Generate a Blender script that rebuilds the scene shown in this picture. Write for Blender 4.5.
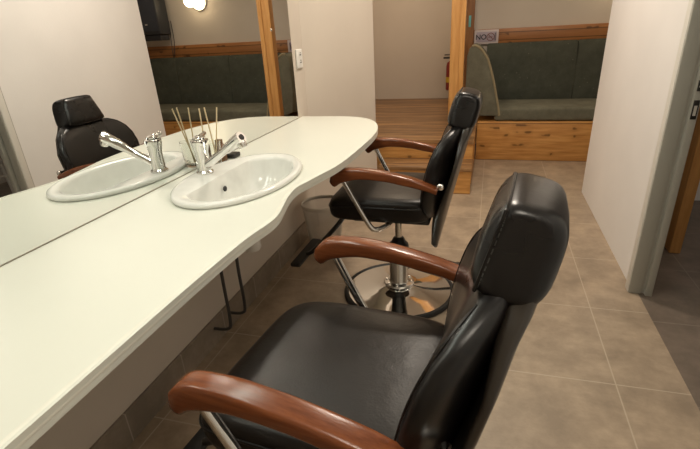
import bpy, bmesh, math, random
from mathutils import Vector, Matrix
random.seed(7)
for o in list(bpy.data.objects):
    bpy.data.objects.remove(o, do_unlink=True)
SC = bpy.context.scene
COL = SC.collection
PI = math.pi

# ------------------------------------------------------------------ camera
EYE = 1.1875                       # camera height
YAW, PITCH, ROLL, FPX, PY = 0.299126, 0.426506, -0.05715703, 462.499, 239.53
cd = bpy.data.cameras.new('camera')
cam = bpy.data.objects.new('camera', cd)
COL.objects.link(cam)
F = Vector((-math.sin(YAW)*math.cos(PITCH), math.cos(YAW)*math.cos(PITCH), -math.sin(PITCH)))
R0 = F.cross(Vector((0, 0, 1))).normalized()
U0 = R0.cross(F)
R = R0*math.cos(ROLL) + U0*math.sin(ROLL)
U = -R0*math.sin(ROLL) + U0*math.cos(ROLL)
M = Matrix((R, U, -F)).transposed().to_4x4()
M.translation = Vector((0, 0, EYE))
cam.matrix_world = M
cd.sensor_width = 36
cd.lens = FPX/700*36
cd.shift_y = (PY-224.5)/700
cd.clip_start = 0.02
SC.camera = cam

# ------------------------------------------------------------------ world and light
w = bpy.data.worlds.new('world')
SC.world = w
w.use_nodes = True
w.node_tree.nodes['Background'].inputs[0].default_value = (0.9, 0.85, 0.8, 1)
w.node_tree.nodes['Background'].inputs[1].default_value = 0.02
SC.view_settings.view_transform = 'Standard'
SC.view_settings.look = 'None'
SC.view_settings.gamma = 1
SC.view_settings.use_curve_mapping = False
SC.view_settings.exposure = 0.15


def area(name, loc, size, power, color, rot=(0, 0, 0), size_y=None):
    l = bpy.data.lights.new(name, 'AREA')
    l.energy = power
    l.color = color
    l.size = size
    if size_y:
        l.shape = 'RECTANGLE'
        l.size_y = size_y
    o = bpy.data.objects.new(name, l)
    o.location = loc
    o.rotation_euler = rot
    COL.objects.link(o)
    return o


def point(name, loc, power, color, r=0.06):
    l = bpy.data.lights.new(name, 'POINT')
    l.energy = power
    l.color = color
    l.shadow_soft_size = r
    o = bpy.data.objects.new(name, l)
    o.location = loc
    COL.objects.link(o)
    return o


WARM = (1.0, 0.80, 0.58)
COOL = (0.96, 1.0, 0.88)
area('mirror_lamp_light', (-0.86, 0.95, 1.98), 0.10, 9.0, COOL, (0, math.radians(-38), 0), 1.7)
area('passage_ceiling_light', (-0.12, 2.75, 2.43), 0.22, 24, (1.0, 0.88, 0.74))
area('front_ceiling_light', (0.15, 0.2, 2.43), 0.4, 9, (1.0, 0.90, 0.76))
area('platform_ceiling_light', (-0.9, 5.0, 2.43), 0.4, 11, WARM)
area('lounge_ceiling_light', (1.3, 4.3, 2.43), 0.3, 2.4, WARM)
area('side_room_ceiling_light', (1.7, 2.0, 2.43), 0.4, 5, (1.0, 0.93, 0.85))

# ------------------------------------------------------------------ materials
MATS = {}


class NT:
    def __init__(s, name, rough=0.5, metal=0.0, color=(0.5, 0.5, 0.5), spec=0.5):
        s.m = bpy.data.materials.new(name)
        s.m.use_nodes = True
        s.t = s.m.node_tree
        s.b = s.t.nodes['Principled BSDF']
        s.b.inputs['Roughness'].default_value = rough
        s.b.inputs['Metallic'].default_value = metal
        s.b.inputs['Base Color'].default_value = (*color, 1)
        s.b.inputs['Specular IOR Level'].default_value = spec
        s.tc = s.t.nodes.new('ShaderNodeTexCoord')
        MATS[name] = s.m

    def n(s, kind, **kw):
        x = s.t.nodes.new('ShaderNode'+kind)
        for k, v in kw.items():
            if k in x.inputs:
                x.inputs[k].default_value = v
            else:
                setattr(x, k, v)
        return x

    def l(s, a, b):
        s.t.links.new(a, b)

    def map(s, scale=(1, 1, 1), loc=(0, 0, 0), rot=(0, 0, 0)):
        mp = s.n('Mapping')
        mp.inputs['Scale'].default_value = scale
        mp.inputs['Location'].default_value = loc
        mp.inputs['Rotation'].default_value = rot
        s.l(s.tc.outputs['Object'], mp.inputs['Vector'])
        return mp.outputs[0]

    def noise(s, vec, scale=5, detail=3, rough=0.5):
        x = s.n('TexNoise', Scale=scale, Detail=detail, Roughness=rough)
        s.l(vec, x.inputs['Vector'])
        return x.outputs['Fac']

    def ramp(s, fac, stops):
        r = s.n('ValToRGB')
        e = r.color_ramp.elements
        while len(e) < len(stops):
            e.new(0.5)
        for i, (p, c) in enumerate(stops):
            e[i].position = p
            e[i].color = (*c, 1) if len(c) == 3 else c
        s.l(fac, r.inputs[0])
        return r.outputs[0]

    def mix(s, fac, a, b, mode='MIX'):
        x = s.n('MixRGB', blend_type=mode)
        for v, i in ((fac, 0), (a, 1), (b, 2)):
            if isinstance(v, (int, float)):
                x.inputs[i].default_value = v
            elif isinstance(v, tuple):
                x.inputs[i].default_value = (*v, 1)
            else:
                s.l(v, x.inputs[i])
        return x.outputs[0]

    def math(s, op, a, b=0.0):
        x = s.n('Math', operation=op)
        for v, i in ((a, 0), (b, 1)):
            if isinstance(v, (int, float)):
                x.inputs[i].default_value = v
            else:
                s.l(v, x.inputs[i])
        return x.outputs[0]

    def color(s, out):
        s.l(out, s.b.inputs['Base Color'])

    def bump(s, h, strength=0.2, dist=0.01):
        x = s.n('Bump', Strength=strength, Distance=dist)
        s.l(h, x.inputs['Height'])
        s.l(x.outputs[0], s.b.inputs['Normal'])


def paint(name, c, rough=0.75, var=0.05, bump=0.12):
    t = NT(name, rough)
    v = t.map()
    n1 = t.noise(v, 2.2, 4)
    d = tuple(x*(1-var) for x in c)
    t.color(t.ramp(n1, [(0.35, d), (0.65, c)]))
    t.bump(t.noise(v, 90, 3), bump, 0.004)
    return t.m


def plain(name, c, rough=0.5, metal=0.0, spec=0.5, bump=0.0, bscale=120):
    t = NT(name, rough, metal, c, spec)
    if bump:
        t.bump(t.noise(t.map(), bscale, 3), bump, 0.003)
    else:
        v = t.map()
        n1 = t.noise(v, 25, 2)
        t.color(t.ramp(n1, [(0.3, tuple(x*0.95 for x in c)), (0.7, c)]))
    return t.m


def wood(name, c1, c2, axis='X', board=None, baxis=2, rough=0.4, knots=True, gscale=1.0, boff=0.0):
    t = NT(name, rough)
    i = 'XYZ'.index(axis)
    sc = [14*gscale]*3
    sc[i] = 1.1*gscale
    v = t.map(tuple(sc))
    g = t.noise(v, 3.2, 6, 0.62)
    g2 = t.noise(t.map(tuple(x*4 for x in sc)), 4, 3, 0.6)
    mid = tuple((a+b)/2 for a, b in zip(c1, c2))
    col = t.ramp(g, [(0.33, c1), (0.50, mid), (0.64, c2)])
    col = t.mix(t.math('MULTIPLY', g2, 0.35), col, tuple(x*0.72 for x in c1))
    if knots:
        sk_ = t.n('SeparateXYZ')
        t.l(t.tc.outputs['Object'], sk_.inputs[0])
        cb = t.n('CombineXYZ')
        t.l(t.math('ADD', t.math('MULTIPLY', sk_.outputs[i], 6.5), t.math('MULTIPLY', t.noise(t.map((3, 3, 3)), 2.0, 2), 2.2)), cb.inputs[0])
        t.l(t.math('MULTIPLY', sk_.outputs[baxis], 11.0), cb.inputs[1])
        vo = t.n('TexVoronoi', Scale=1.0, voronoi_dimensions='2D')
        t.l(cb.outputs[0], vo.inputs['Vector'])
        k = t.ramp(vo.outputs['Distance'], [(0.07, (1, 1, 1)), (0.15, (0, 0, 0))])
        halo = t.ramp(vo.outputs['Distance'], [(0.12, (1, 1, 1)), (0.42, (0, 0, 0))])
        sr = t.n('SeparateColor')
        t.l(vo.outputs['Color'], sr.inputs[0])
        pick = t.math('GREATER_THAN', sr.outputs[0], 0.58)
        k = t.math('MULTIPLY', k, pick)
        col = t.mix(t.math('MULTIPLY', t.math('MULTIPLY', halo, pick), 0.3), col, tuple(x*0.6 for x in c1))
        col = t.mix(t.math('MULTIPLY', k, 0.85), col, tuple(x*0.22 for x in c1))
    if board:
        sp = t.n('SeparateXYZ')
        t.l(t.tc.outputs['Object'], sp.inputs[0])
        z = t.math('ADD', sp.outputs[baxis], boff)
        q = t.math('DIVIDE', z, board)
        fr = t.math('FRACT', q)
        ln = t.math('LESS_THAN', fr, 0.008/board)
        wn = t.n('TexWhiteNoise', noise_dimensions='1D')
        t.l(t.math('FLOOR', q), wn.inputs['W'])
        tone = t.math('MULTIPLY', wn.outputs[0], 0.35)
        col = t.mix(tone, col, tuple(x*0.6 for x in c1))
        col = t.mix(t.math('MULTIPLY', ln, 0.75), col, tuple(x*0.2 for x in c1))
    t.color(col)
    t.bump(g2, 0.10, 0.003)
    return t.m


def fabric(name, c, fleck=0.55):
    t = NT(name, 0.95, spec=0.2)
    v = t.map()
    n1 = t.noise(v, 9, 5, 0.7)
    n2 = t.noise(v, 260, 2)
    col = t.ramp(n1, [(0.3, tuple(x*0.72 for x in c)), (0.7, tuple(x*1.15 for x in c))])
    vo = t.n('TexVoronoi', Scale=19.0)
    t.l(v, vo.inputs['Vector'])
    k = t.ramp(vo.outputs['Distance'], [(0.05, (1, 1, 1)), (0.085, (0, 0, 0))])
    col = t.mix(t.math('MULTIPLY', k, fleck), col, (0.34, 0.31, 0.24))
    col = t.mix(t.math('MULTIPLY', n2, 0.3), col, tuple(x*0.5 for x in c))
    t.color(col)
    t.bump(n2, 0.25, 0.002)
    return t.m


def leather(name, c, rough=0.3, crease=0.10, spec=0.40):
    t = NT(name, rough, 0, c, spec)
    v = t.map()
    n1 = t.noise(v, 230, 2)
    n2 = t.noise(v, 7, 4, 0.55)
    h = t.math('ADD', t.math('MULTIPLY', n1, 0.10), t.math('MULTIPLY', n2, 1.2))
    t.bump(h, crease, 0.012)
    n3 = t.noise(v, 4, 4)
    t.l(t.ramp(n3, [(0.3, (rough*0.85,)*3), (0.7, (rough*1.35,)*3)]), t.b.inputs['Roughness'])
    t.color(t.ramp(n3, [(0.35, c), (0.7, tuple(x*1.5 for x in c))]))
    return t.m


def tiles(name, c, grout, tx, ty, ox, oy, rough=0.45, gw=0.005):
    t = NT(name, rough)
    sp = t.n('SeparateXYZ')
    t.l(t.tc.outputs['Object'], sp.inputs[0])
    fx = t.math('DIVIDE', t.math('ADD', sp.outputs[0], ox), tx)
    fy = t.math('DIVIDE', t.math('ADD', sp.outputs[1], oy), ty)
    lx = t.math('LESS_THAN', t.math('FRACT', fx), gw/tx)
    ly = t.math('LESS_THAN', t.math('FRACT', fy), gw/ty)
    ln = t.math('MAXIMUM', lx, ly)
    cb = t.n('CombineXYZ')
    t.l(t.math('FLOOR', fx), cb.inputs[0])
    t.l(t.math('FLOOR', fy), cb.inputs[1])
    wn = t.n('TexWhiteNoise', noise_dimensions='2D')
    t.l(cb.outputs[0], wn.inputs['Vector'])
    v = t.map()
    n1 = t.noise(v, 6, 7, 0.68)
    n2 = t.noise(t.map((1, 3.5, 1)), 16, 4, 0.7)
    col = t.ramp(n1, [(0.36, tuple(x*0.66 for x in c)), (0.64, tuple(x*1.2 for x in c))])
    col = t.mix(t.math('MULTIPLY', n2, 0.6), col, tuple(x*0.62 for x in c))
    col = t.mix(t.math('MULTIPLY', wn.outputs[0], 0.14), col, tuple(x*0.6 for x in c))
    col = t.mix(t.math('MULTIPLY', ln, 0.8), col, grout)
    t.color(col)
    t.bump(t.math('SUBTRACT', t.math('MULTIPLY', n1, 0.3), ln), 0.25, 0.003)
    return t.m


def emit(name, c, s):
    t = NT(name, 0.4, 0, c)
    t.b.inputs['Emission Color'].default_value = (*c, 1)
    t.b.inputs['Emission Strength'].default_value = s
    return t.m


W_WALL = paint('plaster_warm', (0.62, 0.55, 0.47), 0.7)
W_WHITE = paint('plaster_white', (0.90, 0.875, 0.86), 0.62)
W_CEIL = paint('ceiling_paint', (0.82, 0.80, 0.77), 0.85)
FLOOR = tiles('floor_tiles', (0.43, 0.33, 0.235), (0.50, 0.41, 0.31), 0.5, 0.503, 0.005, 0.05)
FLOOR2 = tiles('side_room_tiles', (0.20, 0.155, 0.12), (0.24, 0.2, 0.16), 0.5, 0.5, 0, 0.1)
SKIRT = tiles('skirting_tiles', (0.30, 0.245, 0.19), (0.42, 0.36, 0.29), 0.5, 0.30, 0.0, 0.05, 0.4)
PINE = wood('pine', (0.52, 0.225, 0.055), (0.80, 0.43, 0.14), 'X', 0.335, 2, 0.38, True, 1, 0.003)
PINE_V = wood('pine_upright', (0.52, 0.245, 0.07), (0.70, 0.37, 0.125), 'Z', None, 2, 0.36, False)
PINE_T = wood('pine_tread', (0.12, 0.052, 0.018), (0.56, 0.31, 0.13), 'X', 0.15, 1, 0.42, False, 0.55, 0.06)
PINE_D = wood('pine_rail', (0.34, 0.135, 0.04), (0.50, 0.22, 0.07), 'X', 0.068, 2, 0.4, True, 1, 0.01)
PINE_J = wood('pine_dark_jamb', (0.24, 0.10, 0.035), (0.36, 0.17, 0.06), 'Z', None, 2, 0.45, False)
MAHOG = wood('armrest_wood', (0.135, 0.036, 0.012), (0.25, 0.075, 0.025), 'X', None, 2, 0.22, False, 1.6)
GREEN = fabric('green_upholstery', (0.082, 0.087, 0.067))
GREEN_L = fabric('green_upholstery_pale', (0.165, 0.16, 0.118), 0.6)  # paler copy of the bench green, light caught on the seat put into it
PIPE = plain('beige_piping', (0.30, 0.25, 0.15), 0.8)
LEATH = leather('black_leather', (0.006, 0.005, 0.005), 0.26)
LEATH_S = leather('black_leather_seat', (0.007, 0.005, 0.004), 0.34, 0.2, 0.3)
BLACKP = plain('black_plastic', (0.014, 0.013, 0.012), 0.38, bump=0.05)
SHELL = plain('dark_shell', (0.035, 0.028, 0.022), 0.28)
RUBBER = plain('black_rubber', (0.012, 0.012, 0.012), 0.6)
THREAD = plain('grey_thread', (0.05, 0.046, 0.042), 0.6)
CHROME = NT('chrome', 0.07, 1.0, (0.83, 0.82, 0.80)).m
CHROME_B = NT('chrome_brushed', 0.2, 1.0, (0.72, 0.70, 0.66)).m
MIRROR = NT('mirror_glass', 0.0, 1.0, (0.83, 0.84, 0.825)).m
COUNTER = paint('counter_laminate', (0.765, 0.775, 0.695), 0.30, 0.02, 0.02)
COUNTER_E = plain('counter_edge', (0.80, 0.79, 0.70), 0.35)
CERAM = plain('ceramic', (0.80, 0.80, 0.76), 0.12)
WHITEP = plain('white_plastic', (0.80, 0.78, 0.74), 0.4)
DOORP = paint('door_paint', (0.43, 0.415, 0.365), 0.5, 0.03, 0.05)
DOORT = paint('architrave_paint', (0.80, 0.775, 0.72), 0.5, 0.03, 0.05)
HOSE = plain('hose_grey', (0.045, 0.042, 0.04), 0.45)
STICK = plain('reed', (0.68, 0.54, 0.33), 0.7)
gl = NT('clear_glass', 0.02, 0, (0.95, 0.97, 0.95))
gl.b.inputs['Transmission Weight'].default_value = 1.0
gl.b.inputs['IOR'].default_value = 1.4
GLASS = gl.m
BOTTLE = plain('brown_glass', (0.16, 0.075, 0.03), 0.25)
BASKET = plain('basket_white', (0.74, 0.69, 0.61), 0.55)
SIGNW = plain('sign_paper', (0.62, 0.54, 0.53), 0.5)
SIGNL = plain('sign_lilac', (0.42, 0.36, 0.42), 0.5)
SIGNB = plain('sign_black', (0.02, 0.018, 0.025), 0.5)
SIGNR = plain('sign_brown', (0.22, 0.09, 0.07), 0.5)
CYAN = plain('cyan_tag', (0.16, 0.50, 0.50), 0.5)
REDP = plain('extinguisher_red', (0.22, 0.015, 0.012), 0.35)
YELP = plain('extinguisher_label', (0.62, 0.42, 0.04), 0.5)
SPEAK = plain('speaker_black', (0.022, 0.024, 0.03), 0.4)
LAMPG = emit('lamp_glass', (1.0, 0.80, 0.50), 9)
LAMPC = emit('lamp_cool', (0.93, 1.0, 0.86), 3)
SEATBR = plain('brown_seat_pad', (0.19, 0.065, 0.045), 0.6)
GREYM = plain('pale_metal', (0.55, 0.52, 0.47), 0.35)

# ------------------------------------------------------------------ mesh helpers


def obj(name, bm, m, parent=None, loc=None, smooth=40, mods=None):
    if loc is not None and parent is None:
        bmesh.ops.translate(bm, verts=bm.verts, vec=-Vector(loc))
    bmesh.ops.recalc_face_normals(bm, faces=bm.faces)
    me = bpy.data.meshes.new(name)
    bm.to_mesh(me)
    bm.free()
    for mm in (m if isinstance(m, (list, tuple)) else [m]):
        me.materials.append(mm)
    if smooth:
        for pl in me.polygons:
            pl.use_smooth = True
        me.set_sharp_from_angle(angle=math.radians(smooth))
    o = bpy.data.objects.new(name, me)
    COL.objects.link(o)
    if parent is not None:
        o.parent = parent
    elif loc is not None:
        o.location = loc
    return o


def tag(o, label, cat, group=None, kind=None):
    o['label'] = label
    o['category'] = cat
    if group:
        o['group'] = group
    if kind:
        o['kind'] = kind
    return o


def thing(name, label, cat, loc, rz=0.0, group=None):
    o = bpy.data.objects.new(name, None)
    o.empty_display_size = 0.1
    COL.objects.link(o)
    o.location = loc
    o.rotation_euler = (0, 0, rz)
    return tag(o, label, cat, group)


def struct(name, bm, m, smooth=40):
    o = obj(name, bm, m, smooth=smooth)
    o['kind'] = 'structure'
    return o


def B():
    return bmesh.new()


def box(bm, a, b, bev=0.0, seg=2, mi=0):
    a, b = Vector(a), Vector(b)
    g = bmesh.ops.create_cube(bm, size=1)
    vs = g['verts']
    for v in vs:
        v.co = Vector((a[i] + (v.co[i]+0.5)*(b[i]-a[i]) for i in range(3)))
    fs = set(f for v in vs for f in v.link_faces)
    if bev:
        es = list(set(e for v in vs for e in v.link_edges))
        r = bmesh.ops.bevel(bm, geom=es, offset=bev, segments=seg, affect='EDGES', profile=0.5)
        fs = set(r['faces']) | set(f for f in fs if f.is_valid)
    for f in fs:
        if f.is_valid:
            f.material_index = mi
    return bm


def prism(bm, pts, axis, a, b, bev=0.0, seg=2):
    """pts: outline of 2D points; axis: extrusion axis ('x','y','z') from a to b"""
    def P(p, t):
        if axis == 'z':
            return (p[0], p[1], t)
        if axis == 'y':
            return (p[0], t, p[1])
        return (t, p[0], p[1])
    va = [bm.verts.new(P(p, a)) for p in pts]
    vb = [bm.verts.new(P(p, b)) for p in pts]
    n = len(pts)
    fa = bm.faces.new(va)
    fb = bm.faces.new(vb[::-1])
    for i in range(n):
        bm.faces.new((va[i], vb[i], vb[(i+1) % n], va[(i+1) % n]))
    if bev:
        es = list(fa.edges) + list(fb.edges)
        bmesh.ops.bevel(bm, geom=es, offset=bev, segments=seg, affect='EDGES', profile=0.5)
    return bm


def loft(bm, rings, cap=True, closed=False):
    vr = [[bm.verts.new(p) for p in r] for r in rings]
    n = len(rings[0])
    m = len(rings)
    for i in range(m if closed else m-1):
        A, C = vr[i], vr[(i+1) % m]
        for j in range(n):
            bm.faces.new((A[j], A[(j+1) % n], C[(j+1) % n], C[j]))
    if cap and not closed:
        bm.faces.new(vr[0][::-1])
        bm.faces.new(vr[-1])
    return bm


def lathe(bm, prof, c=(0, 0, 0), n=32, cap=True, axis='z'):
    rings = []
    for r, z in prof:
        ring = []
        for k in range(n):
            t = 2*PI*k/n
            x, y = r*math.cos(t), r*math.sin(t)
            if axis == 'z':
                p = (x, y, z)
            elif axis == 'x':
                p = (z, x, y)
            else:
                p = (y, z, x)
            ring.append((p[0]+c[0], p[1]+c[1], p[2]+c[2]))
        rings.append(ring)
    return loft(bm, rings, cap)


def smooth_path(pts, sub=6, closed=False):
    pts = [Vector(p) for p in pts]
    n = len(pts)
    out = []
    rng = n if closed else n-1
    for i in range(rng):
        if closed:
            p0, p1, p2, p3 = pts[(i-1) % n], pts[i], pts[(i+1) % n], pts[(i+2) % n]
        else:
            p0 = pts[max(i-1, 0)]
            p1, p2 = pts[i], pts[i+1]
            p3 = pts[min(i+2, n-1)]
        for k in range(sub):
            t = k/sub
            out.append(0.5*((2*p1) + (-p0+p2)*t + (2*p0-5*p1+4*p2-p3)*t*t + (-p0+3*p1-3*p2+p3)*t**3))
    if not closed:
        out.append(pts[-1])
    return out


def tube(bm, pts, r, n=10, closed=False):
    pts = [Vector(p) for p in pts]
    rings = []
    m = len(pts)
    prev = None
    for i, p in enumerate(pts):
        if closed:
            d = (pts[(i+1) % m]-pts[i-1]).normalized()
        else:
            d = (pts[min(i+1, m-1)]-pts[max(i-1, 0)]).normalized()
        if prev is None:
            a = Vector((0, 0, 1)) if abs(d.z) < 0.9 else Vector((1, 0, 0))
            u = d.cross(a).normalized()
        else:
            u = (prev - d*prev.dot(d)).normalized()
        prev = u
        v = d.cross(u)
        rr = r[i] if isinstance(r, (list, tuple)) else r
        rings.append([p + (u*math.cos(2*PI*k/n)+v*math.sin(2*PI*k/n))*rr for k in range(n)])
    return loft(bm, rings, True, closed)


def sellipse(a, b, e, n=32):
    out = []
    for k in range(n):
        t = 2*PI*(k+0.5)/n
        c, s = math.cos(t), math.sin(t)
        out.append((a*math.copysign(abs(c)**(2/e), c), b*math.copysign(abs(s)**(2/e), s)))
    return out


def text_mesh(name, body, size, mat, parent, loc, rot):
    cu = bpy.data.curves.new(name+'_curve', 'FONT')
    cu.body = body
    cu.size = size
    cu.extrude = 0.0008
    cu.offset = size*0.02
    cu.align_x = 'CENTER'
    cu.align_y = 'CENTER'
    t = bpy.data.objects.new(name+'_tmp', cu)
    COL.objects.link(t)
    dg = bpy.context.evaluated_depsgraph_get()
    me = bpy.data.meshes.new_from_object(t.evaluated_get(dg))
    bpy.data.objects.remove(t, do_unlink=True)
    bpy.data.curves.remove(cu)
    me.name = name
    me.materials.clear()
    me.materials.append(mat)
    o = bpy.data.objects.new(name, me)
    COL.objects.link(o)
    o.parent = parent
    o.location = loc
    o.rotation_euler = rot
    return o


def copy_tree(o, parent=None):
    c = o.copy()
    COL.objects.link(c)
    c.parent = parent
    for ch in list(o.children):
        copy_tree(ch, c)
    return c


# ------------------------------------------------------------------ the room
MX = -1.0526                       # plane of the mirror wall
RX = 0.707                         # plane of the white wall on the right
ZC = 0.734                        # top of the counter
CEIL = 2.45
D = (-0.803, 3.43)                  # free corner of the slanted wall
BY = 5.10                          # wall behind the bench
PH = 0.352                         # top of the platform
STEP_Y, RISE_Y = 3.434, 3.69

struct('floor', box(B(), (MX-0.3, -1.4, -0.1), (RX+0.02, 4.6, 0)), FLOOR, 0)
fl2 = box(B(), (RX+0.02, -0.2, -0.1), (2.7, 3.55, 0))
struct('floor_side_room', fl2, FLOOR2, 0)
struct('floor_lounge', box(B(), (RX+0.02, 3.55, -0.1), (2.7, 5.2, 0)), FLOOR, 0)
struct('ceiling', box(B(), (-1.9, -1.4, CEIL), (2.7, 6.2, CEIL+0.1)), W_CEIL, 0)
struct('wall_left', box(B(), (MX-0.12, -1.4, 0), (MX, 2.70, CEIL)), W_WALL, 0)
# slanted stretch of wall between the mirror and the platform, with its return
tx, ty = D[0]-MX, D[1]-2.70
struct('wall_slanted', prism(B(), [(MX, 2.70), D, (D[0]-0.1, D[1]+0.12), (-1.75, D[1]+0.12), (-1.75, D[1]), (MX-0.12, 2.70)], 'z', 0, CEIL), W_WALL, 0)
struct('wall_passage_left', box(B(), (-1.75, D[1]+0.12, 0), (-1.63, 6.1, CEIL)), W_WALL, 0)
struct('wall_passage_back', box(B(), (-1.75, 6.0, 0), (-0.16, 6.12, CEIL)), W_WALL, 0)
struct('wall_partition', box(B(), (-0.255, BY+0.02, 0), (-0.16, 6.0, CEIL)), W_WALL, 0)
struct('wall_back', box(B(), (-0.16, BY, 0), (2.5, BY+0.12, CEIL)), W_WALL, 0)
struct('wall_right', box(B(), (RX, 2.2050, 0), (RX+0.072, 3.60, CEIL)), W_WHITE, 0)
struct('wall_right_near', box(B(), (RX, -1.4, 0), (RX+0.10, 1.20, CEIL)), W_WHITE, 0)
struct('wall_above_door', box(B(), (RX, 1.20, 2.02), (RX+0.10, 2.2050, CEIL)), W_WHITE, 0)
struct('wall_lounge_front', box(B(), (RX+0.072, 3.50, 0), (2.5, 3.60, CEIL)), W_WHITE, 0)
struct('wall_lounge_right', box(B(), (2.4, 3.60, 0), (2.5, BY, CEIL)), W_WALL, 0)
struct('wall_side_room', box(B(), (2.4, -0.2, 0), (2.5, 3.50, CEIL)), W_WALL, 0)
struct('wall_side_room_near', box(B(), (RX+0.10, -0.2, 0), (2.4, -0.1, CEIL)), W_WALL, 0)
struct('wall_near', box(B(), (MX-0.12, -1.4, 0), (RX+0.1, -1.3, CEIL)), W_WALL, 0)

# tiled skirting under the counter, door lining
struct('baseboard_left', box(B(), (MX, -1.3, 0), (MX+0.012, 2.70, 0.115), 0.002), SKIRT, 0)
bm = B()
box(bm, (RX-0.024, 2.1400, 0), (RX-0.0005, 2.1850, 2.08), 0.004)          # architrave on the passage side
box(bm, (RX-0.0300, 1.13, 2.0202), (RX-0.0005, 2.1398, 2.10), 0.006)
box(bm, (RX-0.030, 1.13, 0), (RX-0.0005, 1.205, 2.02), 0.006)
struct('trim_1', bm, DOORT)
bm = B()
box(bm, (RX-0.0210, 2.1310, 0), (RX+0.030, 2.1390, 2.015), 0.002)         # grey reveal
box(bm, (RX-0.001, 2.1390, 0), (RX+0.0715, 2.2045, 2.015))
box(bm, (RX+0.043, 2.1110, 0), (RX+0.071, 2.1390, 2.015), 0.003)          # door stop
box(bm, (RX-0.001, 1.2015, 0), (RX+0.110, 1.24, 2.015))
box(bm, (RX-0.001, 1.24, 1.985), (RX+0.110, 2.1150, 2.0185))
frame = struct('door_1', bm, DOORP)
for z0, z1 in ((0.800, 0.872), (0.905, 0.945)):
    bm = B()
    box(bm, (RX+0.046, 2.1085, z0), (RX+0.066, 2.1110, z1), 0.001)
    box(bm, (RX+0.051, 2.1080, z0+0.014), (RX+0.061, 2.1086, z1-0.020), 0, mi=1)
    obj('strike_plate', bm, [BLACKP, GREYM], frame)

# ------------------------------------------------------------------ platform and steps
pl = thing('wooden_platform', 'raised pine boarded platform filling the passage behind the chairs', 'platform', (-0.9, RISE_Y, 0))
bm = B()
prism(bm, [(-1.628+0.9, D[1]+0.122-RISE_Y), (-0.928+0.9, D[1]+0.122-RISE_Y), (-0.90+0.9, 0.0), (-0.09+0.9, 0.0), (-0.09+0.9, 4.455-RISE_Y),
           (-0.09+0.9, 5.09-RISE_Y), (-0.258+0.9, 5.09-RISE_Y), (-0.258+0.9, 5.998-RISE_Y), (-1.628+0.9, 5.998-RISE_Y)], 'z', PH-0.03, PH, 0.003)
obj('deck', bm, PINE_T, pl)
bm = box(B(), (0.0, 0.008, 0), (0.805, 0.03, PH-0.03))
box(bm, (0.785, 0.03, 0), (0.805, 0.75, PH-0.03))
obj('riser', bm, PINE, pl)
st = thing('wooden_step', 'lower pine step with knots in front of the raised platform', 'step', (-0.798, STEP_Y, 0))
obj('tread', box(B(), (0.0, -0.004, 0.178), (0.710, RISE_Y-STEP_Y+0.006, 0.205), 0.004), PINE_T, st)
obj('riser', box(B(), (0.0, 0.006, 0), (0.706, 0.028, 0.178)), PINE, st)

po = tag(obj('wooden_post', box(B(), (-0.312, 3.90, PH), (-0.205, 3.975, CEIL), 0.003), PINE_V, None, (-0.26, 3.94, PH)),
         'tall orange pine post standing on the platform left of the green bench', 'post')
bm = box(B(), (-0.243, 3.893, PH+0.001), (-0.2055, 3.9005, CEIL-0.002), 0.002)
bmesh.ops.translate(bm, verts=bm.verts, vec=Vector((0.26, -3.94, -PH)))
obj('cover_strip', bm, PINE_V, po)
jb = struct('trim_2', box(B(), (-0.262, 5.03, PH), (-0.185, 5.10, CEIL), 0.003), PINE_J)
tag(obj('paper_tag', box(B(), (-0.236, 5.0265, 1.145), (-0.214, 5.0298, 1.245), 0.0005), CYAN, None, (-0.225, 5.029, 1.145)),
    'small turquoise tag stuck on the dark wooden jamb', 'tag')
struct('trim_3', box(B(), (-0.184, BY-0.028, 0.984), (2.4, BY-0.0005, 1.117), 0.003), PINE_D)

fe = thing('fire_extinguisher', 'red extinguisher on the far wall, half hidden behind the pine post', 'fire extinguisher', (-0.445, 5.9, 0.46))
obj('cylinder', lathe(B(), [(0.001, 0), (0.055, 0.0), (0.065, 0.01), (0.065, 0.27), (0.055, 0.31), (0.025, 0.33), (0.018, 0.35), (0.001, 0.35)]), REDP, fe)
obj('instruction_band', lathe(B(), [(0.0655, 0.09), (0.0665, 0.091), (0.0665, 0.15), (0.0655, 0.151)], cap=False), YELP, fe)
bm = box(B(), (-0.10, -0.012, 0.352), (0.03, 0.012, 0.372), 0.004)
box(bm, (-0.09, -0.010, 0.388), (0.02, 0.010, 0.400), 0.004)
box(bm, (-0.015, -0.010, 0.34), (0.015, 0.010, 0.395), 0.003)
obj('valve_lever', bm, BLACKP, fe)
obj('wall_bracket', box(B(), (-0.03, 0.06, 0.15), (0.03, 0.10, 0.2), 0.003), BLACKP, fe)

# ------------------------------------------------------------------ bench
BX0, BX1 = -0.088, 2.395
SZ0, SZ1 = PH+0.002, 0.478
be = thing('upholstered_bench', 'long dark green upholstered bench on a knotty pine base against back wall', 'bench', (1.0, 4.75, 0))


def L(x, y, z):
    return (x-1.0, y-4.75, z)


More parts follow.
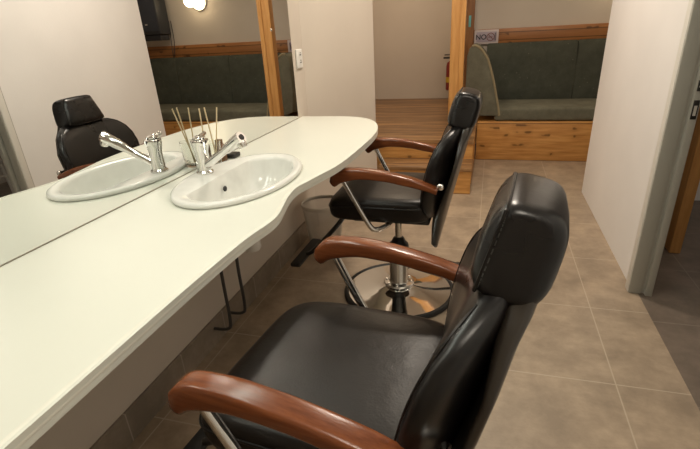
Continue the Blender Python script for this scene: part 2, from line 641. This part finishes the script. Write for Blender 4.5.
obj('base', box(B(), L(BX0, 4.457, 0), L(BX1, 5.06, PH), 0.003), PINE, be)
bm = B()
box(bm, L(0.055, 4.468, SZ0), L(BX1, 4.99, SZ1-0.006), 0.028, 4)
for v in bm.verts:
    if v.co.z > 0.44:
        v.co.z += 0.010*math.sin(PI*min(1, max(0, (v.co.y+0.29)/0.55)))
obj('seat_cushion', bm, GREEN_L, be)
xs = [-0.05, 0.757, 1.45, 2.12, BX1]
for a, b in zip(xs[:-1], xs[1:]):
    bm = B()
    prism(bm, [(4.99-4.75, 0.40), (4.955-4.75, 0.50), (4.975-4.75, 0.62), (4.985-4.75, 0.80), (5.00-4.75, 0.955), (5.02-4.75, 0.985), (5.055-4.75, 0.99),
               (5.068-4.75, 0.98), (5.068-4.75, 0.40)], 'x', a+0.001-1.0, b-0.001-1.0, 0.014, 3)
    obj('backrest', bm, GREEN, be)
# wing-shaped end rest
k = 4.464/4.75
pro = [(-0.222, 0.60), (-0.222, 0.90), (-0.205, 0.962), (-0.180, 0.985), (-0.150, 0.988), (-0.105, 0.962), (-0.064, 0.915), (-0.030, 0.86), (0.005, 0.76),
       (0.035, 0.66), (0.065, 0.54), (0.09, 0.44), (0.105, 0.355), (-0.075, 0.355), (-0.20, 0.40)]
pro = [(x*k, EYE+(z-EYE)*k) for x, z in pro]
pro = [(x, max(z, PH+0.002)) for x, z in pro]
bm = B()
prism(bm, [(x-1.0, z) for x, z in pro], 'y', 4.464-4.75, 5.00-4.75, 0.006, 2)
er = obj('end_rest', bm, GREEN_L, be)
bm = B()
tube(bm, smooth_path([(x-1.0, 4.466-4.75, z) for x, z in pro[3:13]], 3), 0.010, 8)
obj('piping', bm, PIPE, er)

# sign on the rail
sg = thing('no_smoking_sign', 'small pale sign reading NO beside a no-smoking symbol on the wooden rail', 'sign', (-0.065, BY-0.03, 0.985))
obj('board', box(B(), (-0.113, -0.004, 0), (0.113, 0.0, 0.128), 0.002), SIGNW, sg)
obj('panel', box(B(), (-0.093, -0.0052, 0.018), (0.095, -0.0038, 0.110), 0.0005), SIGNL, sg)
text_mesh('lettering', 'NO', 0.064, SIGNB, sg, (-0.049, -0.0058, 0.062), (PI/2, 0, 0))
bm = B()
ring = [(0.04+0.034*math.cos(2*PI*i/28), -0.0060, 0.063+0.034*math.sin(2*PI*i/28)) for i in range(28)]
tube(bm, ring, 0.0038, 6, True)
tube(bm, [(0.016, -0.0066, 0.087), (0.064, -0.0066, 0.039)], 0.0034, 6)
box(bm, (0.018, -0.0068, 0.058), (0.058, -0.0054, 0.066), 0, mi=0)
obj('prohibition_symbol', bm, SIGNR, sg)
bm = B()
for kx, z0, z1 in ((0.080, 0.03, 0.10), (0.088, 0.03, 0.10)):
    box(bm, (kx-0.002, -0.0058, z0), (kx+0.002, -0.0048, z1))
obj('border_lines', bm, SIGNB, sg)

# wall lamp and speaker above the bench (seen in the mirror)
wl = thing('wall_lamp', 'round glowing wall lamp above the bench, seen in the mirror', 'wall lamp', (1.062, BY, 1.548))
obj('backplate', lathe(B(), [(0.001, 0), (0.085, 0), (0.09, -0.008), (0.085, -0.025), (0.001, -0.025)], axis='y'), WHITEP, wl)
obj('globe', lathe(B(), [(0.075, -0.026)]+[(0.080*math.cos(t), -0.026-0.065*math.sin(t)) for t in [PI/2*i/8 for i in range(8)]]+[(0.001, -0.091)], axis='y'), LAMPG, wl)
point('wall_lamp_light', (1.062, BY-0.20, 1.548), 1.2, (1.0, 0.78, 0.5), 0.06)

sp = thing('wall_speaker', 'black box-shaped speaker mounted high in the bench corner, seen in the mirror', 'speaker', (1.60, BY, 1.18))
obj('cabinet', box(B(), (-0.14, -0.26, 0.06), (0.16, -0.06, 0.56), 0.012, 3), SPEAK, sp)
bm = box(B(), (-0.125, -0.266, 0.10), (0.145, -0.258, 0.54), 0.003)
obj('grille', bm, plain('speaker_cloth', (0.05, 0.055, 0.07), 0.9), sp)
obj('lower_lip', box(B(), (-0.12, -0.24, 0.0), (0.14, -0.08, 0.059), 0.006), SPEAK, sp)
obj('logo_badge', box(B(), (0.0, -0.269, 0.16), (0.03, -0.2655, 0.172), 0.001), GREYM, sp)
obj('wall_bracket', box(B(), (-0.03, -0.06, 0.2), (0.05, 0.0, 0.4), 0.004), SPEAK, sp)
bm = B()
tube(bm, smooth_path([(-0.125, -0.012, 0.2), (-0.13, -0.02, 0.0), (-0.12, -0.045, -0.15), (-0.11, -0.045, -0.19)], 5), 0.004, 6)
tube(bm, smooth_path([(-0.10, -0.012, 0.2), (-0.09, -0.02, 0.0), (-0.10, -0.045, -0.12), (-0.095, -0.045, -0.19)], 5), 0.004, 6)
obj('cable', bm, BLACKP, sp)

# ------------------------------------------------------------------ mirror
mi = thing('wall_mirror', 'large frameless wall mirror standing on the back edge of the white counter', 'mirror', (MX, 0.5, ZC+0.002))
obj('glass', box(B(), (0.0005, -1.6, 0.001), (0.0045, 2.028, 1.03), 0.001, 1), MIRROR, mi)
bm = lathe(B(), [(0.001, 0.0046), (0.007, 0.0046), (0.0065, 0.007), (0.001, 0.008)], (0, 1.79, 0.468), 14, axis='x')
obj('screw_cap', bm, CHROME, mi)
# lamp above the mirror, out of frame
lt = thing('mirror_lamp', 'long tube lamp fixed above the mirror', 'lamp', (MX, 0.95, 2.02))
obj('housing', box(B(), (0.0005, -0.9, -0.03), (0.10, 0.9, 0.05), 0.01), WHITEP, lt)
obj('diffuser', lathe(B(), [(0.001, -0.88), (0.018, -0.88), (0.018, 0.88), (0.001, 0.88)], (0.125, 0, 0.01), 14, axis='y'), LAMPC, lt)

# ------------------------------------------------------------------ counter
ct = thing('counter', 'white wavy-edged washbasin counter running along the mirror', 'counter', (MX, 1.0, 0))
edge = [(0.500, -0.90), (0.500, 0.0), (0.497, 0.585), (0.498, 0.74), (0.504, 0.92), (0.517, 1.023), (0.516, 1.085), (0.501, 1.155), (0.483, 1.238), (0.477, 1.32), (0.491, 1.386),
        (0.508, 1.467), (0.532, 1.580), (0.545, 1.76), (0.550, 1.975), (0.549, 2.10), (0.539, 2.22), (0.517, 2.325), (0.479, 2.43), (0.419, 2.52), (0.342, 2.577), (0.25, 2.603)]
ed = [(p.x, p.y) for p in smooth_path([(x, y, 0) for x, y in edge], 4)]
SINK_C = (0.247, 1.382)
hole = [(SINK_C[0]+0.17*math.cos(2*PI*i/48), SINK_C[1]+0.285*math.sin(2*PI*i/48)) for i in range(48)]


def slab(outline, hole, z0, z1, oy):
    bm = B()
    vs = [bm.verts.new((x, y-oy, z1)) for x, y in outline]
    hs = [bm.verts.new((x, y-oy, z1)) for x, y in hole]
    es = [bm.edges.new((vs[i], vs[(i+1) % len(vs)])) for i in range(len(vs))]
    es += [bm.edges.new((hs[i], hs[(i+1) % len(hs)])) for i in range(len(hs))]
    r = bmesh.ops.triangle_fill(bm, use_beauty=True, use_dissolve=False, edges=es)
    top = [f for f in bm.faces]
    r = bmesh.ops.extrude_face_region(bm, geom=top)
    for v in r['geom']:
        if isinstance(v, bmesh.types.BMVert):
            v.co.z = z0
    return bm


outl = [(0.001, -0.90)] + ed + [(0.05, 2.606), (0.001, 2.606)]
bm = slab(outl, hole, ZC-0.028, ZC-0.001, 1.0)
obj('worktop', bm, COUNTER, ct, smooth=0)
bm = B()
path = [(x+0.0, y-1.0) for x, y in ed] + [(0.05, 1.606)]
rings = []
for i, (x, y) in enumerate(path):
    a = Vector(path[min(i+1, len(path)-1)])-Vector(path[max(i-1, 0)])
    nn = Vector((a.y, -a.x)).normalized()
    ring = []
    for q in range(9):
        t = -PI/2 + PI*q/8
        off = 0.012*math.cos(t) - 0.0115
        ring.append((x+nn.x*off, y+nn.y*off, ZC-0.0145+0.0148*math.sin(t)))
    ring.append((x-nn.x*0.014, y-nn.y*0.014, ZC+0.0003))
    ring.append((x-nn.x*0.014, y-nn.y*0.014, ZC-0.0293))
    rings.append(ring)
loft(bm, rings)
obj('edge_band', bm, COUNTER_E, ct, smooth=60)
bm = box(B(), (0.014, 1.49, 0.62), (0.46, 1.51, ZC-0.036), 0.002)
obj('support_bracket', bm, WHITEP, ct)

# basin
sk = thing('washbasin', 'white oval ceramic washbasin let into the counter', 'washbasin', (MX+SINK_C[0], SINK_C[1], ZC))
N = 72


def el(a, b, z, ox=0.0, back=None, flat=0.0):
    r = []
    for i in range(N):
        t = 2*PI*i/N
        x, y = a*math.cos(t)+ox, b*math.sin(t)
        if back is not None and x < back:
            x = back + (x-back)*flat
        r.append((x, y, z))
    return r


rings = [el(0.168, 0.280, -0.027), el(0.170, 0.283, -0.001), el(0.189, 0.300, 0.0005), el(0.1925, 0.304, 0.006), el(0.191, 0.3025, 0.012), el(0.184, 0.295, 0.0165),
         el(0.174, 0.284, 0.0165), el(0.166, 0.275, 0.0145, 0.002, -0.105, 0.55),
         el(0.157, 0.262, 0.0125, 0.006, -0.085, 0.14), el(0.152, 0.255, 0.0095, 0.008, -0.078, 0.05), el(0.148, 0.250, 0.000, 0.008, -0.0755, 0.03),
         el(0.142, 0.236, -0.045, 0.008, -0.072, 0.03), el(0.130, 0.208, -0.092, 0.008, -0.066, 0.05),
         el(0.098, 0.155, -0.122, 0.010, -0.056, 0.15), el(0.05, 0.08, -0.132, 0.008), el(0.022, 0.022, -0.134, 0.006)]
bm = B()
loft(bm, rings, False)
low = [el(0.022, 0.022, -0.150, 0.006), el(0.06, 0.09, -0.148, 0.008), el(0.108, 0.165, -0.136, 0.010), el(0.140, 0.222, -0.100, 0.010, -0.085, 0.1),
       el(0.156, 0.256, -0.045, 0.008, -0.100, 0.15), el(0.164, 0.272, -0.027, 0.0)]
loft(bm, low, False)
obj('bowl', bm, CERAM, sk, smooth=50)
obj('overflow_hole', lathe(B(), [(0.001, 0.003), (0.0085, 0.003), (0.0105, 0.0), (0.0085, -0.003), (0.001, -0.003)], (-0.0655, -0.012, -0.034), 18, axis='x'), BLACKP, sk)
obj('drain', lathe(B(), [(0.001, -0.131), (0.016, -0.131), (0.022, -0.1325), (0.0225, -0.136), (0.001, -0.136)], (0.006, 0, 0), 24), CHROME, sk)
bm = B()
lathe(bm, [(0.001, -0.151), (0.020, -0.151), (0.020, -0.205), (0.031, -0.207), (0.033, -0.262), (0.027, -0.272), (0.001, -0.273)], (0.0, 0, 0), 20)
tube(bm, smooth_path([(0.0, 0, -0.225), (-0.05, 0, -0.222), (-0.12, 0, -0.222), (-0.2635, 0, -0.222)], 4), 0.016, 12)
obj('drain_trap', bm, WHITEP, sk)

# faucet
FX, FY = MX+0.0995, 1.391
fa = thing('basin_mixer_tap', 'chrome mixer tap with a raised angled spout on the basin rim', 'tap', (FX, FY, ZC+0.0150))
bm = lathe(B(), [(0.001, 0.0), (0.031, 0.0), (0.031, 0.006), (0.025, 0.012), (0.0235, 0.05), (0.0235, 0.075), (0.027, 0.090), (0.031, 0.112), (0.030, 0.118), (0.024, 0.120), (0.001, 0.121)], n=28)
obj('body', bm, CHROME, fa)
dirv = Vector((0.182, -0.034, 0.114))
bm = B()
pp = [Vector((0.002, 0, 0.022))+dirv*t for t in (0.0, 0.15, 0.3, 0.55, 0.62, 0.80, 0.95, 1.0)]
tube(bm, pp, [0.016, 0.0155, 0.014, 0.013, 0.0165, 0.0195, 0.021, 0.020], 20)
spout = obj('spout', bm, CHROME, fa)
bm = B()
e = Vector((0.002, 0, 0.022))+dirv*0.93
tube(bm, [e, e+Vector((0.010, -0.002, -0.016)), e+Vector((0.015, -0.003, -0.026))], [0.016, 0.0165, 0.014], 18)
obj('nozzle', bm, CHROME_B, spout)
dn = dirv.normalized()
e = Vector((0.002, 0, 0.022))+dirv
obj('end_cap', tube(B(), [e+dn*0.0002, e+dn*0.002], 0.010, 20), BLACKP, spout)
bm = lathe(B(), [(0.001, 0.1212), (0.022, 0.1212), (0.022, 0.126), (0.014, 0.131), (0.001, 0.132)], n=24)
tube(bm, smooth_path([(0.002, 0.004, 0.124), (0.000, 0.022, 0.127), (-0.004, 0.044, 0.132)], 4), [0.010]*4+[0.009]*4+[0.008], 12)
obj('lever', bm, CHROME, fa)
for hx, hy in ((0.0, -0.018), (0.002, 0.100)):
    bm = B()
    tube(bm, smooth_path([(hx, 0, -0.03), (hx, hy*0.5, -0.11), (hx+0.001, hy, -0.24), (hx, hy, -0.46), (hx, hy*1.03, -0.62), (hx-0.02, hy*1.03, -0.66), (-0.083, hy*1.03, -0.668)], 6), 0.0068, 10)
    obj('supply_hose', bm, HOSE, fa)

# clear tumbler with reed sticks, small brown bottle beside it
GX, GY = MX+0.0445, 1.530
rd = thing('reed_tumbler', 'clear glass tumbler of thin reed sticks behind the tap', 'tumbler', (GX, GY, ZC+0.0003))
obj('glass_wall', lathe(B(), [(0.001, 0), (0.033, 0), (0.035, 0.003), (0.0415, 0.092), (0.0415, 0.094), (0.0395, 0.094), (0.0335, 0.010), (0.001, 0.009)], n=40), GLASS, rd)
for dx, y, z, bx, by in ((0.016, 1.482, 0.957, -0.014, -0.008), (0.018, 1.512, 0.956, 0.012, 0.018), (0.022, 1.588, 0.945, 0.004, 0.022)):
    obj('reed_stick', tube(B(), [(bx, by, 0.012), (dx, y-GY, z-ZC)], 0.0025, 8), STICK, rd)
bt = thing('small_bottle', 'little dark brown bottle beside the glass tumbler at the mirror', 'bottle', (MX+0.040, 1.606, ZC+0.0003))
obj('bottle_body', lathe(B(), [(0.001, 0), (0.021, 0), (0.023, 0.004), (0.023, 0.056), (0.017, 0.066), (0.012, 0.069), (0.001, 0.069)], n=24), BOTTLE, bt)
obj('cap', lathe(B(), [(0.001, 0.0691), (0.0145, 0.0691), (0.0145, 0.084), (0.001, 0.085)], n=20), BOTTLE, bt)
bd = tag(obj('black_soap_dish', box(B(), (MX+0.040, 1.636, ZC+0.0003), (MX+0.080, 1.690, ZC+0.018), 0.005, 3), BLACKP, None, (MX+0.060, 1.663, ZC+0.0003)),
         'small black block lying on the counter behind the tap', 'soap dish')

# socket on the slanted wall
ang = PI/2
q = Vector((MX, 2.618))
so = thing('power_socket', 'white wall socket plate beside the far end of the mirror', 'socket', (q.x, q.y, 1.00), ang)
obj('plate', box(B(), (-0.040, -0.012, 0), (0.040, -0.0005, 0.100), 0.005, 3), WHITEP, so)
bm = B()
for z in (0.030, 0.070):
    lathe(bm, [(0.017, -0.0122), (0.018, -0.0130), (0.0165, -0.0135), (0.0155, -0.0125)], (0.006, 0, z), 24, False, 'y')
    for dx in (-0.006, 0.006):
        box(bm, (0.006+dx-0.003, -0.0135, z-0.003), (0.006+dx+0.003, -0.0121, z+0.003), 0, mi=1)
    box(bm, (0.004, -0.0140, z+0.008), (0.008, -0.0121, z+0.014), 0, mi=1)
obj('outlet', bm, [WHITEP, BLACKP], so)

# ------------------------------------------------------------------ waste basket
wb = thing('waste_basket', 'pale wire-mesh waste basket under the far end of the counter', 'basket', (-0.895, 2.40, 0))
bm = B()
nr, nz = 60, 22
rings = []
for i in range(nz+1):
    t = i/nz
    r = 0.088 + 0.034*t
    rings.append([(r*math.cos(2*PI*(j+0.5*(i % 2))/nr), r*math.sin(2*PI*(j+0.5*(i % 2))/nr), 0.006+0.259*t) for j in range(nr)])
loft(bm, rings, False)
bmesh.ops.triangulate(bm, faces=bm.faces)
mo = obj('mesh_body', bm, BASKET, wb)
md = mo.modifiers.new('wire', 'WIREFRAME')
md.thickness = 0.0042
md.use_even_offset = False
bm = lathe(B(), [(0.120, 0.258), (0.126, 0.258), (0.1275, 0.264), (0.126, 0.276), (0.121, 0.278), (0.119, 0.27)], n=48, cap=False)
obj('rim', bm, BASKET, wb)
obj('bottom', lathe(B(), [(0.001, 0.0005), (0.089, 0.0005), (0.090, 0.008), (0.001, 0.008)], n=40), BASKET, wb)

# ------------------------------------------------------------------ chair seen through the side room door (in the mirror)
vc = thing('side_room_chair', 'pale metal chair with brown seat pad in the side room, seen in the mirror', 'chair', (1.52, 2.285, 0))
obj('seat', box(B(), (-0.21, -0.22, 0.455), (0.21, 0.22, 0.50), 0.015, 3), SEATBR, vc)
for sx, sy in ((-1, -1), (-1, 1), (1, -1), (1, 1)):
    obj('leg', tube(B(), [(sx*0.20, sy*0.205, 0.43), (sx*0.225, sy*0.225, 0.0)], 0.0135, 10), GREYM, vc)
bm = B()
for a in (-1, 1):
    tube(bm, [(-0.205, a*0.205, 0.434), (0.205, a*0.205, 0.434)], 0.014, 10)
    tube(bm, [(a*0.205, -0.205, 0.434), (a*0.205, 0.205, 0.434)], 0.014, 10)
    tube(bm, [(a*0.213, -0.213, 0.33), (a*0.213, 0.213, 0.33)], 0.009, 8)
obj('frame', bm, GREYM, vc)
for a in (-1, 1):
    bm = tube(B(), smooth_path([(0.205, a*0.205, 0.43), (0.215, a*0.205, 0.6), (0.25, a*0.2, 0.86)], 4), 0.012, 10)
    obj('back_upright', bm, GREYM, vc)
obj('back_pad', box(B(), (0.222, -0.19, 0.62), (0.250, 0.19, 0.86), 0.01, 3), SEATBR, vc)

dl = tag(obj('wooden_door_leaf', box(B(), (0.986, 2.60, 0.004), (1.038, 3.25, 1.98), 0.003), PINE_V, None, (1.012, 2.9, 0.004)),
         'brown wooden door leaf standing edge-on in the dark side room', 'door')
bm = B()
for y in (2.68, 2.90, 3.12):
    for x0 in (0.9835, 1.0383):
        box(bm, (x0, y, 0.20), (x0+0.0024, y+0.06, 1.80), 0.0005)
bmesh.ops.translate(bm, verts=bm.verts, vec=Vector((-1.012, -2.9, -0.004)))
obj('batten', bm, PINE_J, dl)

# ------------------------------------------------------------------ salon chairs
# local frame: +x towards the back of the chair, -x towards the mirror


def make_chair(name, label, loc, rz):
    t = thing(name, label, 'salon chair', loc, rz)
    # hydraulic base
    bm = lathe(B(), [(0.001, 0.012), (0.240, 0.012), (0.2465, 0.014), (0.2465, 0.022), (0.18, 0.027), (0.12, 0.035), (0.075, 0.045), (0.06, 0.055), (0.001, 0.056)], n=64)
    bp = obj('base_plate', bm, CHROME, t)
    bm = lathe(B(), [(0.235, 0.0), (0.262, 0.0), (0.269, 0.007), (0.269, 0.017), (0.264, 0.025), (0.255, 0.027), (0.247, 0.0225), (0.247, 0.0119), (0.235, 0.0119)], n=64)
    obj('rubber_rim', bm, RUBBER, bp)
    bm = lathe(B(), [(0.001, 0.0562), (0.072, 0.0562), (0.074, 0.060), (0.070, 0.066), (0.048, 0.069), (0.044, 0.075), (0.044, 0.235), (0.040, 0.242), (0.001, 0.243)], n=36)
    col = obj('column', bm, CHROME_B, t)
    for k in range(8):
        a = 2*PI*k/8
        bm = lathe(B(), [(0.001, 0.0655), (0.0075, 0.0655), (0.0075, 0.072), (0.001, 0.073)], (0.060*math.cos(a), 0.060*math.sin(a), 0), 8)
        obj('bolt', bm, CHROME, col)
    bm = lathe(B(), [(0.001, 0.2235), (0.0465, 0.2235), (0.047, 0.255), (0.043, 0.266), (0.034, 0.274), (0.026, 0.292), (0.020, 0.298), (0.001, 0.298)], n=32)
    obj('collar', bm, BLACKP, t)
    bm = lathe(B(), [(0.001, 0.2985), (0.016, 0.2985), (0.016, 0.43), (0.001, 0.43)], n=24)
    obj('piston', bm, CHROME_B, t)
    bm = tube(B(), smooth_path([(0.03, 0.045, 0.11), (0.07, 0.11, 0.12), (0.13, 0.15, 0.125), (0.22, 0.17, 0.10), (0.27, 0.175, 0.085)], 6), 0.0085, 10)
    box(bm, (0.255, 0.150, 0.078), (0.305, 0.200, 0.092), 0.004)
    obj('pump_lever', bm, BLACKP, t)
    # under-seat plate
    bm = box(B(), (-0.17, -0.15, 0.424), (0.16, 0.15, 0.4515), 0.008)
    obj('seat_plate', bm, BLACKP, t)
    # seat
    rings = []
    for z, s, dz in ((0.452, 0.90, 0), (0.456, 0.955, 0), (0.466, 0.985, 0), (0.485, 1.0, 0), (0.512, 1.0, 0), (0.529, 0.992, 0), (0.541, 0.965, 0), (0.548, 0.91, 0), (0.552, 0.80, 0), (0.553, 0.55, 0), (0.553, 0.25, 0)):
        rings.append([(-0.052+x*s, y*s, z) for x, y in sellipse(0.224, 0.222, 6.0, 56)])
    bm = loft(B(), rings)
    for v in bm.verts:
        if v.co.x < -0.12:
            v.co.z -= 0.35*(-(v.co.x+0.12))**1.6 if v.co.z > 0.50 else 0
    seat = obj('seat', bm, LEATH_S, t, smooth=70)
    bm = B()
    pts = [(-0.052+x*1.0, y*1.0, 0.519-(0.35*(-(-0.052+x+0.12))**1.6 if -0.052+x < -0.12 else 0)) for x, y in sellipse(0.2245, 0.2225, 6.0, 56)]
    tube(bm, pts, 0.0032, 6, True)
    obj('seam', bm, LEATH, seat)

    # back line (rear face of the shell)
    def ub(z):
        return 0.192+(z-0.311)*(0.146/0.631)
    # backrest cushion
    rings = []
    prof = [(0.465, 0.150, 0.040), (0.475, 0.185, 0.058), (0.51, 0.212, 0.072), (0.56, 0.238, 0.079), (0.62, 0.250, 0.083), (0.68, 0.254, 0.083), (0.73, 0.248, 0.080), (0.77, 0.230, 0.075), (0.80, 0.198, 0.068),
            (0.820, 0.150, 0.058), (0.833, 0.100, 0.044), (0.838, 0.05, 0.02)]
    for z, hw, th in prof:
        uc = ub(z)-0.020-th/2
        rings.append([(uc+x, y, z) for x, y in sellipse(th/2, hw, 2.7, 48)])
    bm = loft(B(), rings)
    for v in bm.verts:                       # wrap the sides slightly forward
        v.co.x -= 0.72*v.co.y**2
    bk = obj('backrest', bm, LEATH, t, smooth=75)
    bm = B()
    for s in (-1, 1):
        pts = []
        for z, hw, th in prof[1:-2]:
            y = s*hw*0.93
            pts.append((ub(z)-0.020-th*0.76-0.72*y*y, y, z))
        obj('seam', tube(B(), smooth_path(pts, 3), 0.0028, 6), LEATH_S, bk)
    # shell behind
    rings = []
    for z, hw, th in ((0.278, 0.045, 0.018), (0.30, 0.065, 0.034), (0.40, 0.11, 0.052), (0.47, 0.155, 0.056), (0.53, 0.190, 0.040), (0.62, 0.205, 0.026), (0.70, 0.202, 0.024), (0.77, 0.170, 0.036), (0.80, 0.135, 0.046), (0.83, 0.112, 0.050), (0.86, 0.103, 0.046), (0.885, 0.095, 0.030)):
        rings.append([(ub(z)+(0.006 if z > 0.79 else 0)-th/2+x-0.25*y*y, y, z) for x, y in sellipse(th/2, hw, 4, 40)])
    bm = loft(B(), rings)
    obj('back_shell', bm, SHELL, t, smooth=60)
    # headrest
    d = Vector((0.142, 0.631)).normalized()
    nrm = Vector((-d.y, d.x))
    base = Vector((ub(0.812)-0.006, 0.812))
    core = sellipse(0.5, 0.5, 3.4, 40)
    HC, HL, HT = 0.060, 0.138, 0.117           # centre along the back, length, thickness

    def hpt(a, b, vv, s=1.0):
        along = HC + b*HL*(0.5+0.5*s)
        th = 0.042 + a*HT*s*(1.0-0.16*(b+0.5)*(0.25 if a < 0 else 1))
        pnt = base + d*along + nrm*th
        return (pnt.x, vv*(1.0-0.28*b), pnt.y)
    rings = []
    for vv, s in ((-0.108, 0.50), (-0.1065, 0.66), (-0.102, 0.80), (-0.095, 0.905), (-0.085, 0.97), (-0.07, 1.0), (0.0, 1.03), (0.07, 1.0), (0.085, 0.97), (0.095, 0.905), (0.102, 0.80), (0.1065, 0.66), (0.108, 0.50)):
        rings.append([hpt(a, b, vv, s) for a, b in core])
    bm = loft(B(), rings)
    hd = obj('headrest', bm, LEATH, t, smooth=75)
    def seam_loop(a0, grow):
        up, dn = [], []
        for vv, s in ((-0.1078, 0.58), (-0.1065, 0.66), (-0.102, 0.80), (-0.095, 0.905), (-0.085, 0.97), (-0.07, 1.0), (-0.035, 1.015), (0.0, 1.03), (0.035, 1.015), (0.07, 1.0), (0.085, 0.97), (0.095, 0.905), (0.102, 0.80), (0.1065, 0.66), (0.1078, 0.58)):
            if abs(a0) >= 0.499*s:
                continue
            aa = a0/s
            bb = 0.5*(1-(2*abs(aa))**3.4)**(1/3.4)
            g = grow*(1 if vv > 0 else -1)*(1 if abs(vv) > 0.1 else 0)
            up.append(hpt(aa, bb*(1+grow*4), vv+g, s))
            dn.append(hpt(aa, -bb*(1+grow*4), vv+g, s))
        return up + dn[::-1]
    obj('piping', tube(B(), smooth_path(seam_loop(0.34, 0.001), 3, True), 0.0030, 8, True), LEATH_S, hd)
    loop2 = smooth_path(seam_loop(0.315, 0.0008), 12, True)
    bm = B()
    for i in range(0, len(loop2), 2):
        p0, p1 = loop2[i], loop2[(i+1) % len(loop2)]
        tube(bm, [p0, p0.lerp(p1, 1.2)], 0.0008, 5)
    th_ = obj('stitching', bm, THREAD, hd)
    th_['kind'] = 'stuff'
    # arms
    top = [(-0.213, 0.664), (-0.190, 0.686), (-0.160, 0.695), (-0.10, 0.698), (-0.04, 0.6935), (0.012, 0.686), (0.07, 0.675), (0.122, 0.662), (0.175, 0.642), (0.205, 0.628)]
    bot = [(-0.219, 0.640), (-0.199, 0.622), (-0.168, 0.640), (-0.10, 0.6555), (-0.04, 0.655), (0.015, 0.650), (0.066, 0.640), (0.115, 0.631), (0.165, 0.619), (0.200, 0.609)]
    tp = smooth_path([(a, 0, b) for a, b in top], 4)
    bo = smooth_path([(a, 0, b) for a, b in bot], 4)
    for s in (-1, 1):
        rings = []
        for i, (a, b) in enumerate(zip(tp, bo)):
            c = (a+b)/2
            h = (a-b)/2
            hw = 0.024 if i > 3 else (0.016, 0.020, 0.0225, 0.0235)[i]
            sc_ = 0.9 if i == 0 else 1.0
            ring = []
            for x, y in sellipse(hw, 1.0, 4.5, 24):
                pnt = c + h*y*sc_
                ring.append((pnt.x, s*0.268 + x, pnt.z))
            rings.append(ring)
        bm = loft(B(), rings)
        arm = obj('armrest', bm, MAHOG, t, smooth=50)
        # pivot
        bm = lathe(B(), [(0.001, -0.020), (0.008, -0.020), (0.008, 0.018), (0.013, 0.020), (0.013, 0.030), (0.009, 0.034), (0.001, 0.035)], (0.213, 0, 0.634), 18, axis='y')
        for v in bm.verts:
            v.co.y = s*v.co.y + s*0.238
        obj('pivot_bolt', bm, CHROME, arm)
        # bent support rod from the arm down under the seat
        pts = smooth_path([(-0.165, s*0.268, 0.645), (-0.130, s*0.266, 0.575), (-0.090, s*0.264, 0.500), (-0.066, s*0.262, 0.458), (-0.050, s*0.257, 0.440), (-0.030, s*0.240, 0.436), (-0.005, s*0.20, 0.440), (0.01, s*0.145, 0.446)], 5)
        obj('arm_support', tube(B(), pts, 0.0105, 14), CHROME, t)
    # foot rest
    bm = tube(B(), smooth_path([(-0.16, 0.0, 0.448), (-0.22, 0.0, 0.43), (-0.31, 0.0, 0.32), (-0.43, 0.0, 0.19), (-0.47, 0.0, 0.165)], 6), 0.011, 12)
    fr = obj('footrest_arm', bm, BLACKP, t)
    bm = box(B(), (-0.520, -0.105, 0.140), (-0.468, 0.200, 0.160), 0.007, 3)
    obj('footrest_bar', bm, RUBBER, fr)
    return t


ch = make_chair('salon_chair', 'black leather salon chair with wooden arms beyond the near chair, facing the basin', (-0.361, 1.940, 0), -0.015)
c2 = copy_tree(ch)
c2.location = (-0.214, 0.716, 0)
c2.rotation_euler = (0, 0, -0.102)
for part in c2.children:                 # pumped up a little higher, headrest set further forward
    if part.name.split('.')[0] not in ('base_plate', 'column', 'pump_lever'):
        part.location.z += 0.02
    if part.name.startswith('headrest'):
        part.location.x += 0.002
        part.location.z -= 0.005
c2['label'] = 'nearest black leather salon chair in the foreground, its stitched headrest largest in view'
